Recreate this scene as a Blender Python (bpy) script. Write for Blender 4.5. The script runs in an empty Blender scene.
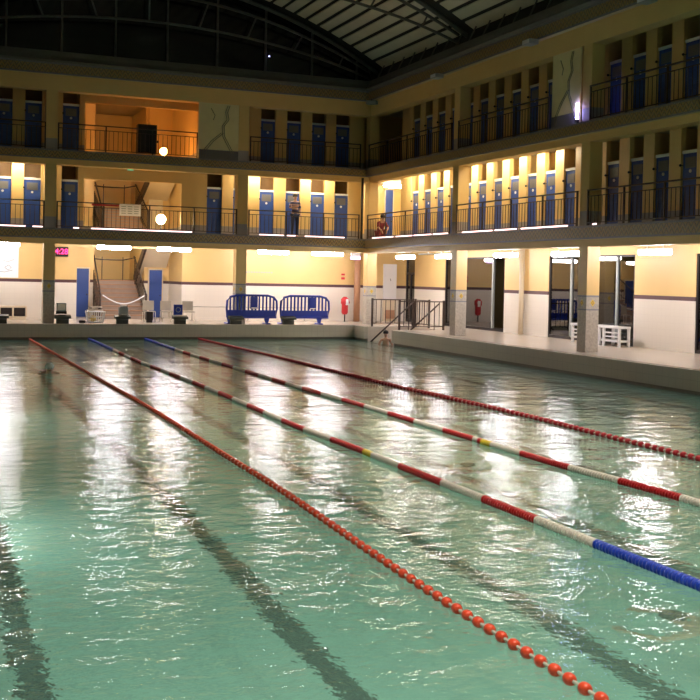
import bpy, bmesh, math, random
from mathutils import Vector, Matrix
random.seed(7)
C = bpy.context.scene.collection
sc = bpy.context.scene
PI = math.pi

# ------------------------------------------------------------------ camera, world, exposure
YAW, PITCH, ROLL, H, FPX, CY = .3846, -.0132, .0219, 1.955, 1080.19, -59.16
def camera():
    cy, sy = math.cos(YAW), math.sin(YAW)
    f0 = Vector((sy, cy, 0)); r0 = Vector((cy, -sy, 0)); u0 = Vector((0, 0, 1))
    f = f0*math.cos(PITCH) + u0*math.sin(PITCH)
    u = -f0*math.sin(PITCH) + u0*math.cos(PITCH)
    r = r0*math.cos(ROLL) + u*math.sin(ROLL)
    u = -r0*math.sin(ROLL) + u*math.cos(ROLL)
    cam = bpy.data.cameras.new('camera'); o = bpy.data.objects.new('camera', cam); C.objects.link(o)
    m = Matrix((r, u, -f)).transposed().to_4x4(); m.translation = Vector((0, 0, H))
    o.matrix_world = m
    cam.sensor_width = 36; cam.lens = FPX/700*36; cam.shift_y = CY/700
    cam.clip_start = .05; cam.clip_end = 300
    sc.camera = o
camera()
w = bpy.data.worlds.new('night'); sc.world = w; w.use_nodes = True
w.node_tree.nodes['Background'].inputs[0].default_value = (.004, .005, .008, 1)
w.node_tree.nodes['Background'].inputs[1].default_value = 1
sc.view_settings.view_transform = 'Standard'; sc.view_settings.look = 'None'
sc.view_settings.gamma = 1; sc.view_settings.use_curve_mapping = False
sc.view_settings.exposure = 0.0
sc.cycles.use_denoising = True
sc.cycles.max_bounces = 10; sc.cycles.diffuse_bounces = 3; sc.cycles.glossy_bounces = 5
sc.cycles.transmission_bounces = 6; sc.cycles.transparent_max_bounces = 12
sc.cycles.sample_clamp_indirect = 8
sc.cycles.caustics_refractive = True; sc.cycles.caustics_reflective = True

TUBE = 84.0          # radiance of the ground-level tubes
GAL = 60.0           # first gallery ceiling tubes
HALL_FILL = 260.0         # added overhead fill for the water, watts each
POOL_FILL = 85.0         # added underwater fill, watts each

# ------------------------------------------------------------------ materials
class NT:
    def __init__(s, name):
        s.m = bpy.data.materials.new(name); s.m.use_nodes = True
        s.t = s.m.node_tree; s.b = s.t.nodes['Principled BSDF']; s.out = s.t.nodes['Material Output']
    def n(s, kind, **kw):
        x = s.t.nodes.new(kind)
        for k, v in kw.items(): setattr(x, k, v)
        return x
    def l(s, a, b): s.t.links.new(a, b)
    def math(s, op, a, b=None, c=None):
        x = s.n('ShaderNodeMath', operation=op)
        for i, v in enumerate((a, b, c)):
            if v is None: continue
            if isinstance(v, (int, float)): x.inputs[i].default_value = v
            else: s.l(v, x.inputs[i])
        return x.outputs[0]
    def pos(s):
        g = s.n('ShaderNodeNewGeometry'); x = s.n('ShaderNodeSeparateXYZ'); s.l(g.outputs['Position'], x.inputs[0])
        return g.outputs['Position'], x.outputs[0], x.outputs[1], x.outputs[2]
    def mix(s, fac, a, b):
        x = s.n('ShaderNodeMix', data_type='RGBA')
        if isinstance(fac, (int, float)): x.inputs[0].default_value = fac
        else: s.l(fac, x.inputs[0])
        for i, v in ((6, a), (7, b)):
            if isinstance(v, tuple): x.inputs[i].default_value = (*v, 1)
            else: s.l(v, x.inputs[i])
        return x.outputs[2]
    def noise(s, scale, detail=3, vec=None):
        x = s.n('ShaderNodeTexNoise'); x.inputs['Scale'].default_value = scale; x.inputs['Detail'].default_value = detail
        if vec is None: vec = s.n('ShaderNodeNewGeometry').outputs['Position']
        s.l(vec, x.inputs['Vector']); return x.outputs[0]
    def color(s, c): s.l(c, s.b.inputs['Base Color'])

def simple(name, col, rough=.5, metal=0, var=.12, scale=6, spec=.5):
    t = NT(name)
    f = t.noise(scale)
    dark = tuple(c*(1-var) for c in col); lite = tuple(min(1, c*(1+var)) for c in col)
    t.color(t.mix(f, dark, lite))
    t.b.inputs['Roughness'].default_value = rough; t.b.inputs['Metallic'].default_value = metal
    t.b.inputs['Specular IOR Level'].default_value = spec
    return t.m
def emit(name, col, strength):
    t = NT(name); e = t.n('ShaderNodeEmission'); e.inputs[0].default_value = (*col, 1); e.inputs[1].default_value = strength
    t.l(e.outputs[0], t.out.inputs[0]); return t.m

YEL = (.79, .55, .22)
WHT = (.80, .74, .64)
def wall_mat():
    t = NT('plaster_wall'); P, x, y, z = t.pos()
    n = t.noise(1.3, 4)
    yel = t.mix(n, tuple(c*.93 for c in YEL), tuple(min(1, c*1.05) for c in YEL))
    u = t.math('ADD', x, y)
    g1 = t.math('LESS_THAN', t.math('FRACT', t.math('MULTIPLY', u, 5)), .03)
    g2 = t.math('LESS_THAN', t.math('FRACT', t.math('MULTIPLY', z, 5)), .03)
    grid = t.math('MAXIMUM', g1, g2)
    til = t.mix(grid, WHT, (.74, .68, .59))
    low = t.math('LESS_THAN', z, 1.47)
    c = t.mix(low, yel, til)
    st = t.math('MULTIPLY', t.math('GREATER_THAN', z, 1.47), t.math('LESS_THAN', z, 1.59))
    c = t.mix(st, c, (.10, .045, .05))
    # grey mosaic dado at the foot of the galleries
    for z0 in (3.5, 6.37):
        d = t.math('MULTIPLY', t.math('GREATER_THAN', z, z0), t.math('LESS_THAN', z, z0+.36))
        c = t.mix(d, c, (.36, .33, .33))
    t.color(c); t.b.inputs['Roughness'].default_value = .42
    return t.m
def column_mat():
    t = NT('column_mosaic'); P, x, y, z = t.pos()
    n = t.noise(2, 3)
    v = t.n('ShaderNodeTexVoronoi'); v.inputs['Scale'].default_value = 22; t.l(P, v.inputs['Vector'])
    grey = t.mix(v.outputs['Color'], (.40, .36, .30), (.56, .51, .43))
    yel = t.mix(n, tuple(c*.9 for c in YEL), YEL)
    c = t.mix(t.math('LESS_THAN', z, 1.55), yel, grey)
    for a, b in ((1.53, 1.58), (1.16, 1.20)):
        s_ = t.math('MULTIPLY', t.math('GREATER_THAN', z, a), t.math('LESS_THAN', z, b))
        c = t.mix(s_, c, (.24, .24, .27))
    for z0 in (3.5, 6.37):
        d = t.math('MULTIPLY', t.math('GREATER_THAN', z, z0), t.math('LESS_THAN', z, z0+.42))
        c = t.mix(d, c, (.36, .33, .33))
    t.color(c); t.b.inputs['Roughness'].default_value = .4
    return t.m
def frieze_mat(z0, z1):
    t = NT('frieze_mosaic'); P, x, y, z = t.pos()
    u = t.math('ADD', x, y)
    tri = t.math('ABSOLUTE', t.math('SUBTRACT', t.math('FRACT', t.math('DIVIDE', u, .2)), .5))
    zz = t.math('DIVIDE', t.math('SUBTRACT', z, z0), (z1-z0))
    ph = t.math('FRACT', t.math('ADD', t.math('MULTIPLY', zz, 2.4), t.math('MULTIPLY', tri, 2.0)))
    c = t.mix(t.math('LESS_THAN', ph, .42), (.36, .24, .07), (.15, .125, .065))
    c = t.mix(t.math('GREATER_THAN', ph, .84), c, (.34, .16, .07))
    e = t.math('MAXIMUM', t.math('LESS_THAN', zz, .13), t.math('GREATER_THAN', zz, .84))
    c = t.mix(e, c, (.17, .165, .19))
    v = t.n('ShaderNodeTexVoronoi'); v.inputs['Scale'].default_value = 30; t.l(P, v.inputs['Vector'])
    c = t.mix(t.math('MULTIPLY', t.math('GREATER_THAN', v.outputs['Distance'], .55), .35), c, (.3, .3, .26))
    t.color(c); t.b.inputs['Roughness'].default_value = .35
    return t.m
def tile_mat(name, a, b, size, grout, rough=.25):
    t = NT(name); P, x, y, z = t.pos()
    g = None
    for q in (x, y, z):
        k = t.math('LESS_THAN', t.math('FRACT', t.math('ADD', t.math('DIVIDE', q, size), .013)), .035)
        g = k if g is None else t.math('MAXIMUM', g, k)
    n = t.noise(1.1, 4)
    t.color(t.mix(t.math('MULTIPLY', g, .5), t.mix(n, a, b), grout)); t.b.inputs['Roughness'].default_value = rough
    return t.m
def pool_mat():
    t = NT('pool_floor_tile'); P, x, y, z = t.pos()
    c = t.mix(t.noise(.8, 3), (.46, .62, .55), (.54, .70, .62))
    for cx in (.85, 2.99, 5.14, 7.25, 9.35, 11.45, 13.5, 15.6):
        k = t.math('LESS_THAN', t.math('ABSOLUTE', t.math('SUBTRACT', x, cx)), .115)
        k = t.math('MULTIPLY', k, t.math('LESS_THAN', t.math('ABSOLUTE', t.math('SUBTRACT', y, 21)), 17.6))
        c = t.mix(k, c, (.006, .009, .009))
    t.color(c); t.b.inputs['Roughness'].default_value = .4
    return t.m
def water_mat():
    t = NT('pool_water'); P, x, y, z = t.pos()
    mp = t.n('ShaderNodeMapping'); mp.inputs['Rotation'].default_value = (0, 0, -.35); mp.inputs['Scale'].default_value = (1.0, 1.35, 1)
    t.l(P, mp.inputs[0]); V = mp.outputs[0]
    h = t.math('MULTIPLY', t.noise(1.05, 2, V), .030)
    h = t.math('ADD', h, t.math('MULTIPLY', t.noise(.5, 1, V), .035))
    h = t.math('ADD', h, t.math('MULTIPLY', t.noise(3.0, 2, V), .020))
    h = t.math('ADD', h, t.math('MULTIPLY', t.noise(10, 2, V), .0075))
    h = t.math('ADD', h, t.math('MULTIPLY', t.noise(26, 1, V), .0018))
    bp = t.n('ShaderNodeBump'); bp.inputs['Strength'].default_value = 1; bp.inputs['Distance'].default_value = 1.0
    t.l(h, bp.inputs['Height'])
    gl = t.n('ShaderNodeBsdfGlossy'); gl.inputs['Roughness'].default_value = .055; t.l(bp.outputs[0], gl.inputs['Normal'])
    gl.inputs['Color'].default_value = (1, 1, 1, 1)
    rf = t.n('ShaderNodeBsdfRefraction'); rf.inputs['IOR'].default_value = 1.33; rf.inputs['Roughness'].default_value = .02
    rf.inputs['Color'].default_value = (.66, .90, .82, 1); t.l(bp.outputs[0], rf.inputs['Normal'])
    tr = t.n('ShaderNodeBsdfTransparent'); tr.inputs['Color'].default_value = (.62, .92, .85, 1)
    df = t.n('ShaderNodeBsdfDiffuse'); df.inputs['Color'].default_value = (.24, .44, .37, 1); t.l(bp.outputs[0], df.inputs['Normal'])
    m1 = t.n('ShaderNodeMixShader'); m1.inputs[0].default_value = .07; t.l(rf.outputs[0], m1.inputs[1]); t.l(tr.outputs[0], m1.inputs[2])
    m2 = t.n('ShaderNodeMixShader'); m2.inputs[0].default_value = .33; t.l(m1.outputs[0], m2.inputs[1]); t.l(df.outputs[0], m2.inputs[2])
    fr = t.n('ShaderNodeFresnel'); fr.inputs['IOR'].default_value = 1.42; t.l(bp.outputs[0], fr.inputs['Normal'])
    m3 = t.n('ShaderNodeMixShader'); t.l(fr.outputs[0], m3.inputs[0]); t.l(m2.outputs[0], m3.inputs[1]); t.l(gl.outputs[0], m3.inputs[2])
    t.l(m3.outputs[0], t.out.inputs[0])
    return t.m
def glass_mat():
    t = NT('window_glass')
    tr = t.n('ShaderNodeBsdfTransparent'); tr.inputs[0].default_value = (.32, .32, .29, 1)
    gl = t.n('ShaderNodeBsdfGlossy'); gl.inputs['Roughness'].default_value = .01; gl.inputs['Color'].default_value = (.9, .9, .9, 1)
    fr = t.n('ShaderNodeFresnel'); fr.inputs['IOR'].default_value = 1.5
    f = t.math('MINIMUM', t.math('ADD', t.math('MULTIPLY', fr.outputs[0], 1.2), .07), 1.0)
    m = t.n('ShaderNodeMixShader'); t.l(f, m.inputs[0]); t.l(tr.outputs[0], m.inputs[1]); t.l(gl.outputs[0], m.inputs[2])
    t.l(m.outputs[0], t.out.inputs[0]); return t.m
M = {}
M['wall'] = wall_mat(); M['column'] = column_mat()
M['frieze1'] = frieze_mat(3.12, 3.5); M['frieze2'] = frieze_mat(6.03, 6.37); M['frieze3'] = frieze_mat(9.1, 9.52)
M['yellow'] = simple('yellow_plaster', YEL, .5, var=.05, scale=2)
M['cream'] = simple('cream_paint', (.80, .68, .48), .5, var=.05, scale=2)
M['ceil'] = simple('ceiling_paint', (.60, .48, .30), .6, var=.06, scale=2)
M['deck'] = tile_mat('deck_tile', (.60, .52, .43), (.67, .59, .50), .2, (.45, .4, .33))
M['lip'] = tile_mat('pool_edge_tile', (.42, .39, .31), (.50, .46, .37), .25, (.25, .24, .19), .35)
M['gutter'] = simple('gutter_tile', (.20, .17, .13), .4)
M['poolfloor'] = pool_mat(); M['poolwall'] = tile_mat('pool_wall_tile', (.40, .62, .54), (.46, .68, .60), .2, (.3, .45, .4))
M['water'] = water_mat(); M['glass'] = glass_mat()
M['brown'] = simple('brown_cabin_wood', (.36, .21, .09), .5)
M['blue'] = simple('blue_door_paint', (.035, .085, .34), .38, var=.1, scale=3)
M['vent'] = simple('grey_vent_panel', (.16, .16, .17), .45)
M['white'] = simple('white_paint', (.8, .8, .78), .4, var=.04)
M['plate'] = simple('white_enamel', (.9, .9, .9), .25, var=.02)
M['black'] = simple('black_iron', (.018, .013, .012), .45)
M['rail'] = simple('dark_rail_paint', (.05, .03, .022), .4)
M['steel'] = simple('roof_steel', (.10, .10, .085), .5)
M['slat'] = simple('pale_roof_panel', (.62, .60, .46), .6, var=.12, scale=1.5)
M['roofdark'] = simple('dark_roof', (.030, .029, .024), .8)
M['ledge'] = simple('grey_cornice', (.12, .12, .105), .6)
M['night'] = simple('dark_glass', (.006, .006, .007), .12)
M['mural'] = simple('mural_panel', (.80, .70, .38), .5, var=.08, scale=3)
M['leafgrey'] = simple('mural_line', (.25, .23, .14), .5)
M['barrier'] = simple('blue_barrier_plastic', (.02, .05, .42), .35, var=.08)
M['block'] = simple('starting_block', (.055, .06, .045), .5)
M['greybox'] = simple('grey_plastic', (.33, .36, .35), .4)
M['chairgrey'] = simple('chair_shell', (.50, .46, .38), .45)
M['red'] = simple('red_cover', (.62, .03, .04), .5)
M['stair'] = simple('stair_stone', (.34, .26, .21), .5, var=.15)
M['brownpipe'] = simple('brown_pipe', (.42, .22, .12), .45)
M['skin'] = simple('skin', (.62, .36, .25), .5, var=.05)
M['hair'] = simple('dark_hair', (.02, .014, .01), .6)
M['orange'] = simple('orange_float', (.85, .085, .035), .35, var=.06)
M['crimson'] = simple('crimson_float', (.52, .02, .035), .35, var=.06)
M['redf'] = simple('red_float', (.62, .015, .02), .35, var=.06)
M['whitef'] = simple('white_float', (.82, .74, .66), .4, var=.05)
M['bluef'] = simple('blue_float', (.015, .06, .55), .35, var=.06)
M['yelf'] = simple('yellow_float', (.85, .62, .02), .35)
M['cord'] = simple('pale_cord', (.6, .55, .48), .5)
M['dark'] = simple('dark_room', (.03, .028, .024), .7)
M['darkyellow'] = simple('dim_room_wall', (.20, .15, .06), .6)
M['burgundy'] = simple('burgundy_cloth', (.28, .03, .05), .8)
M['denim'] = simple('dark_trousers', (.03, .04, .09), .8)
def stripe_mat():
    t = NT('striped_shirt'); P, x, y, z = t.pos()
    k = t.math('LESS_THAN', t.math('FRACT', t.math('MULTIPLY', z, 6.5)), .45)
    t.color(t.mix(k, (.10, .10, .22), (.50, .36, .34))); t.b.inputs['Roughness'].default_value = .8
    return t.m
M['stripe'] = stripe_mat()
def paper_mat():
    t = NT('notice_paper'); d = t.n('ShaderNodeBsdfDiffuse'); d.inputs[0].default_value = (.85, .85, .85, 1)
    r = t.n('ShaderNodeBsdfTranslucent'); r.inputs[0].default_value = (.9, .9, .9, 1)
    m = t.n('ShaderNodeMixShader'); m.inputs[0].default_value = .6; t.l(d.outputs[0], m.inputs[1]); t.l(r.outputs[0], m.inputs[2])
    t.l(m.outputs[0], t.out.inputs[0]); return t.m
M['paper'] = paper_mat()
M['tube'] = emit('tube_light', (1, .93, .98), TUBE)
M['galtube'] = emit('gallery_tube_light', (1, .88, .66), GAL)
M['stairtube'] = emit('stair_lamp_light', (1, .55, .2), 30)
M['globe'] = emit('globe_light', (1, .72, .38), 38)
M['globe2'] = emit('amber_globe_light', (1, .42, .10), 60)
M['strip'] = emit('edge_strip_glow', (1, .66, .64), 3.0)
M['violet'] = emit('violet_tube_light', (.42, .36, 1), 45)
M['pinklamp'] = emit('pinkish_lamp_light', (.72, .42, 1), 6)
M['led'] = emit('red_digits', (1, .05, .22), 3.2)
M['green'] = emit('green_sign_light', (.1, .9, .4), 1.5)
M['star'] = emit('tiny_blue_light', (.5, .5, 1), 4)

# ------------------------------------------------------------------ helpers
def tag(o, label=None, cat=None, group=None, kind=None):
    if label: o['label'] = label
    if cat: o['category'] = cat
    if group: o['group'] = group
    if kind: o['kind'] = kind
    return o
def empty(name, loc=(0, 0, 0), rz=0):
    o = bpy.data.objects.new(name, None); C.objects.link(o); o.location = loc; o.rotation_euler = (0, 0, rz); o.empty_display_size = .2
    return o
class MB:
    def __init__(s): s.bm = bmesh.new()
    def box(s, x0, x1, y0, y1, z0, z1, mi=0, bev=0):
        r = bmesh.ops.create_cube(s.bm, size=1)
        for v in r['verts']:
            v.co = Vector(((x0+x1)/2+v.co.x*(x1-x0), (y0+y1)/2+v.co.y*(y1-y0), (z0+z1)/2+v.co.z*(z1-z0)))
        fs = {f for v in r['verts'] for f in v.link_faces}
        for f in fs: f.material_index = mi
        if bev:
            es = list({e for v in r['verts'] for e in v.link_edges})
            bmesh.ops.bevel(s.bm, geom=es, offset=bev, segments=2, affect='EDGES', profile=.6)
        return s
    def tube(s, pts, r, n=8, mi=0, cap=True, rx=None):
        pts = [Vector(p) for p in pts]; rings = []
        rs = r if isinstance(r, (list, tuple)) else [r]*len(pts)
        for i, p in enumerate(pts):
            d = (pts[min(i+1, len(pts)-1)] - pts[max(i-1, 0)]).normalized()
            a = Vector((0, 0, 1)) if abs(d.z) < .9 else Vector((1, 0, 0))
            u = d.cross(a).normalized(); v = u.cross(d)
            rings.append([s.bm.verts.new(p + (u*math.cos(2*PI*k/n) + v*math.sin(2*PI*k/n))*rs[i]) for k in range(n)])
        for a, b in zip(rings, rings[1:]):
            for k in range(n):
                f = s.bm.faces.new((a[k], a[(k+1) % n], b[(k+1) % n], b[k])); f.material_index = mi; f.smooth = n > 5
        if cap:
            f = s.bm.faces.new(list(reversed(rings[0]))); f.material_index = mi
            f = s.bm.faces.new(rings[-1]); f.material_index = mi
        return s
    def poly(s, pts, mi=0):
        f = s.bm.faces.new([s.bm.verts.new(p) for p in pts]); f.material_index = mi; return s
    def prism(s, pts, d, mi=0):
        d = Vector(d); a = [s.bm.verts.new(p) for p in pts]; b = [s.bm.verts.new(Vector(p)+d) for p in pts]; n = len(pts)
        fs = [s.bm.faces.new(a), s.bm.faces.new(list(reversed(b)))]
        for i in range(n): fs.append(s.bm.faces.new((a[i], b[i], b[(i+1) % n], a[(i+1) % n])))
        for f in fs: f.material_index = mi
        return s
    def ball(s, c, r, seg=12, mi=0, sc_=(1, 1, 1)):
        q = bmesh.ops.create_uvsphere(s.bm, u_segments=seg, v_segments=max(6, seg//2+2), radius=r)
        for v in q['verts']:
            v.co = Vector((v.co.x*sc_[0], v.co.y*sc_[1], v.co.z*sc_[2])) + Vector(c)
        for f in {f for v in q['verts'] for f in v.link_faces}: f.smooth = True; f.material_index = mi
        return s
    def build(s, name, mats, parent=None):
        bmesh.ops.recalc_face_normals(s.bm, faces=s.bm.faces[:])
        me = bpy.data.meshes.new(name); s.bm.to_mesh(me); s.bm.free()
        for m in (mats if isinstance(mats, (list, tuple)) else [mats]): me.materials.append(M[m] if isinstance(m, str) else m)
        o = bpy.data.objects.new(name, me); C.objects.link(o); o.parent = parent
        return o
def copy_part(o, parent, loc):
    c = o.copy(); C.objects.link(c); c.parent = parent; c.location = loc; return c
def struct(name, mb, mats, label=None, cat=None):
    return tag(mb.build(name, mats), label, cat, kind='structure')

# ================================================================== the setting
XE, YE, XL, YN = 16.7, 40.55, -.25, 1.2      # pool edges
XC, YC = 17.3, 40.9                           # pool-side face of the columns
XW, YW = 20.5, 44.1                           # ground floor walls
GX, GY = 18.4, 42.0                           # gallery cabin walls
XO, YO = 22.2, 51.0
LX = XL-.6                                    # left column plane
LW = -4.05

f = MB()
f.box(XE, XO, -4, 36.7, -2.2, 0).box(18.6, XO, 36.7, 39.3, -2.2, 0).box(XE, XO, 39.3, 52, -2.2, 0)
f.box(-4.3, XE, YE, 52, -2.2, 0).box(-4.3, XL, -4, YE, -2.2, 0).box(XL, XE, -4, YN, -2.2, 0)
struct('floor', f, 'deck', 'pale tiled pool deck around the water', 'floor')
# steps of the corner entry
f = MB()
for i in range(5):
    f.box(XE+.02+i*.37, XE+.02+(i+1)*.37+.001, 36.71, 39.29, -2.2, -.95+i*.19)
struct('floor_steps', f, 'deck', 'tiled steps going down into the pool at the corner', 'steps')
# deck edges: olive tiled fascia over a dark gutter
f = MB(); L = -.485
f.box(XE-.14, XE+.01, 1.2, 36.7, L, -.012).box(XE-.14, XE+.01, 39.3, YE, L, -.012)
f.box(XL, XE+.01, YE-.14, YE+.01, L, -.012).box(XL-.01, XL+.14, YN, YE, L, -.012).box(XL, XE, YN-.01, YN+.14, L, -.012)
struct('trim_1', f, 'lip', 'olive grey tiled edge of the pool above the water', 'pool edge')
f = MB()
f.box(XE-.02, XE+.012, 1.2, 36.7, -.72, L+.001).box(XE-.02, XE+.012, 39.3, YE, -.72, L+.001).box(XL, XE, YE-.02, YE+.012, -.72, L+.001)
f.box(XL-.01, XL+.02, YN, YE, -.72, L+.001)
struct('trim_2', f, 'gutter', 'dark overflow gutter under the pool edge', 'gutter')
f = MB(); f.box(XL, XE, YN, YE, -2.0, -1.85)
struct('floor_pool', f, 'poolfloor', 'submerged pool bottom with black lane lines', 'pool floor')
f = MB()
f.box(XL, XL+.02, YN, YE, -1.85, -.72).box(XE-.018, XE, YN, 36.7, -1.85, -.72).box(XE-.018, XE, 39.3, YE, -1.85, -.72).box(XL, XE, YE-.018, YE, -1.85, -.72).box(XL, XE, YN, YN+.02, -1.85, -.72)
struct('wall_pool', f, 'poolwall', 'pale green tiled walls of the pool below the water', 'pool wall')
WZ = -.576
f = MB(); f.poly([(XL, YN, WZ), (XE, YN, WZ), (XE, YE, WZ), (XL, YE, WZ)])
f.poly([(XE, 36.7, WZ), (18.6, 36.7, WZ), (18.6, 39.3, WZ), (XE, 39.3, WZ)])
struct('water', f, 'water', 'rippled teal water filling the swimming pool', 'water')

# ---- ground floor walls (openings cut by building around them)
GLZ = [(12.6, 17.4), (19.9, 24.62), (27.42, 32.25), (35.28, 40.15), (43.08, 44.0)]
wr = MB(); prev = -4
for a, b in GLZ:
    wr.box(XW, XW+.22, prev, a, 0, 3.14); wr.box(XW, XW+.22, a, b, 2.82, 3.14); prev = b
wr.box(XW, XW+.22, prev, YW+.2, 0, 3.14)
struct('wall_right', wr, 'wall', 'yellow wall over white tiled dado along the right deck', 'wall')
wb = MB()
wb.box(-4.2, 6.06, YW, YW+.22, 0, 3.14).box(10.33, XW+.2, YW, YW+.22, 0, 3.14)
wb.box(6.06, 10.33, YW, YW+.2, 2.9, 3.14)
wb.box(5.9, 6.06, YW+.2, 47.0, 0, 3.14).box(10.33, 10.5, YW+.2, 47.0, 0, 3.14)
wb.box(5.9, 7.1, 46.6, 46.8, 0, 3.14).box(9.25, 10.5, 46.6, 46.8, 0, 3.14)
wb.box(6.9, 7.1, 46.8, 50.2, 0, 9.1).box(9.25, 9.45, 46.8, 50.2, 0, 9.1).box(6.9, 9.45, 50.0, 50.2, 0, 9.1)
struct('wall_back', wb, 'wall', 'yellow wall over white tiled dado behind the far deck', 'wall')
# ---- slabs: galleries
def slab(z0, z1, name, lab):
    f = MB()
    f.box(XC-.2, XO, -4, YW+6.5, z0, z1)
    for a, b, c, d in ((-4.2, XC-.2, YC-.2, YW), (-4.2, 6.9, YW, 50.5), (9.45, XC-.2, YW, 50.5), (6.9, 9.45, YW, 45.0)):
        f.box(a, b, c, d, z0, z1)
    f.box(-4.2, LX+.2, -4, YC-.2, z0, z1)
    struct(name, f, 'ceil', lab, 'floor')
slab(3.14, 3.48, 'floor_gallery', 'slab of the lit first gallery')
slab(6.05, 6.35, 'floor_gallery_upper', 'slab of the dark second gallery')
def band(x_off, z0, z1, name, mat, lab, cat, th=.03):
    a = XC-.2-x_off; b = YC-.2-x_off; l = LX+.2+x_off
    f = MB()
    f.box(a-th, a, -4, b, z0, z1).box(l, a, b-th, b, z0, z1).box(l, l+th, -4, b-th, z0, z1)
    return struct(name, f, mat, lab, cat)
band(0, 3.12, 3.5, 'trim_3', 'frieze1', 'olive mosaic frieze on the edge of the first gallery', 'frieze')
band(0, 6.03, 6.37, 'trim_4', 'frieze2', 'olive mosaic frieze on the edge of the second gallery', 'frieze')
band(0, 9.1, 9.52, 'trim_5', 'frieze3', 'dark mosaic frieze of the top cornice', 'frieze')
def beam(z0, z1, name, lab):
    f = MB(); t = .42
    f.box(XC, XC+t, -4, YC+t, z0, z1).box(LX-t, XC, YC, YC+t, z0, z1).box(LX-t, LX, -4, YC, z0, z1)
    struct(name, f, 'yellow', lab, 'beam')
beam(2.93, 3.14, 'trim_6', 'yellow beam under the first gallery')
beam(5.84, 6.05, 'trim_7', 'yellow beam under the second gallery')
beam(8.55, 9.12, 'trim_8', 'deep yellow beam under the top cornice')
# top slab over gallery 2 and cornice
f = MB()
f.box(XC-.2, XO, -4, 50.5, 9.12, 9.5).box(-4.2, XC-.2, YC-.2, 50.5, 9.12, 9.5).box(-4.2, LX+.2, -4, YC-.2, 9.12, 9.5)
struct('ceiling_gallery', f, 'ceil', 'ceiling slab over the second gallery', 'ceiling')
f = MB()
pr = [(0, 9.52), (.12, 9.58), (-.02, 9.75), (-.10, 9.95), (-.5, 9.95), (-.5, 9.52)]
f.prism([(XC-.25-a, -4, z) for a, z in pr], (0, YC+4.2, 0)); f.prism([(LX, YC-.25-a, z) for a, z in pr], (XC-LX+.3, 0, 0))
f.prism([(LX+.25+a, -4, z) for a, z in pr], (0, YC+4.2, 0))
struct('trim_9', f, 'ledge', 'dark grey coved ledge above the top frieze', 'cornice')

# ---- gallery cabin walls
DR = [22.5+1.0867*k for k in range(-4, 16)]
DB = [.87, 1.94, 3.03, 4.09, 5.46, 11.09, 12.17, 13.27, 14.38, 15.47, 16.53]
DW = .31
def cabin_right(z0, z1, name, lab):
    f = MB(); prev = -4
    for c in DR:
        f.box(GX, GX+.16, prev, c-DW, z0, z1); prev = c+DW
        f.box(GX+.16, GX+1.1, c-DW-.13, c-DW-.07, z0, z1)
    f.box(GX, GX+.16, prev, 40.0, z0, z1)
    f.box(GX+.16, GX+1.1, DR[-1]+DW+.07, DR[-1]+DW+.13, z0, z1)
    f.box(GX, XW, 40.0, 40.15, z0, z1)
    struct(name, f, 'wall', lab, 'wall')
    f = MB(); f.box(GX+1.1, GX+1.2, 16, 40.0, z0, z1)
    struct(name+'_inner', f, 'brown', 'brown back of the cubicles behind the '+lab.split(' ', 1)[1], 'wall')
def cabin_back(z0, z1, name, lab, lobr, top):
    f = MB(); prev = -4.2
    def part():
        pass
    for c in DB[:5]:
        f.box(prev, c-DW, GY, GY+.16, z0, z1); prev = c+DW
        f.box(c-DW-.13, c-DW-.07, GY+.16, GY+1.1, z0, z1)
    f.box(prev, 5.98, GY, GY+.16, z0, z1); f.box(5.80, 5.98, GY+.16, 46.8, z0, z1)
    f.box(5.98, lobr, GY, GY+.16, top, z1)
    prev = lobr; f.box(lobr+(.0 if lobr > 10.3 else .55), lobr+(.16 if lobr > 10.3 else .71), GY+.16, 46.8, z0, z1)
    for c in DB[5:]:
        f.box(prev, c-DW, GY, GY+.16, z0, z1); prev = c+DW
        f.box(c-DW-.13, c-DW-.07, GY+.16, GY+1.1, z0, z1)
    f.box(prev, 17.5, GY, GY+.16, z0, z1); f.box(17.34, 17.5, GY+.16, YW, z0, z1)
    f.box(5.8, 7.0, 46.6, 46.8, z0, z1).box(9.35, 10.9, 46.6, 46.8, z0, z1).box(17.4, XW+.3, YW, YW+.2, z0, z1).box(XW, XW+.2, 40.1, YW, z0, z1)
    struct(name, f, 'wall', lab, 'wall')
    f = MB(); f.box(-4.2, 5.8, GY+1.1, GY+1.2, z0, z1).box(10.9, 17.34, GY+1.1, GY+1.2, z0, z1)
    struct(name+'_inner', f, 'brown', 'brown back of the cubicles behind the '+lab.split(' ', 1)[1], 'wall')
cabin_right(3.48, 6.05, 'wall_gallery_right', 'yellow piers between cubicles on the right first gallery')
cabin_right(6.35, 9.12, 'wall_upper_right', 'dim piers between cubicles on the right second gallery')
cabin_back(3.48, 6.05, 'wall_gallery_back', 'yellow piers between cubicles on the far first gallery', 9.75, 5.47)
cabin_back(6.35, 9.12, 'wall_upper_back', 'dim piers between cubicles on the far second gallery', 10.35, 8.36)
# left side and near end of the hall, rear walls
f = MB(); f.box(LW-.2, LW, -4.2, YW, 0, 9.12)
struct('wall_left', f, 'wall', 'yellow wall of the left side of the hall', 'wall')
f = MB(); f.box(LW-.2, XO, -4.2, -4.0, 0, 13.6)
struct('wall_near', f, 'wall', 'yellow end wall behind the viewer', 'wall')
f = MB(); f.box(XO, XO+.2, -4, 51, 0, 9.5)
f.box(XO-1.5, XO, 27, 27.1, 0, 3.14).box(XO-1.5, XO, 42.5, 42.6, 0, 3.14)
struct('wall_outer', f, 'darkyellow', 'dim wall of the rooms behind the deck glazing', 'wall')

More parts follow.
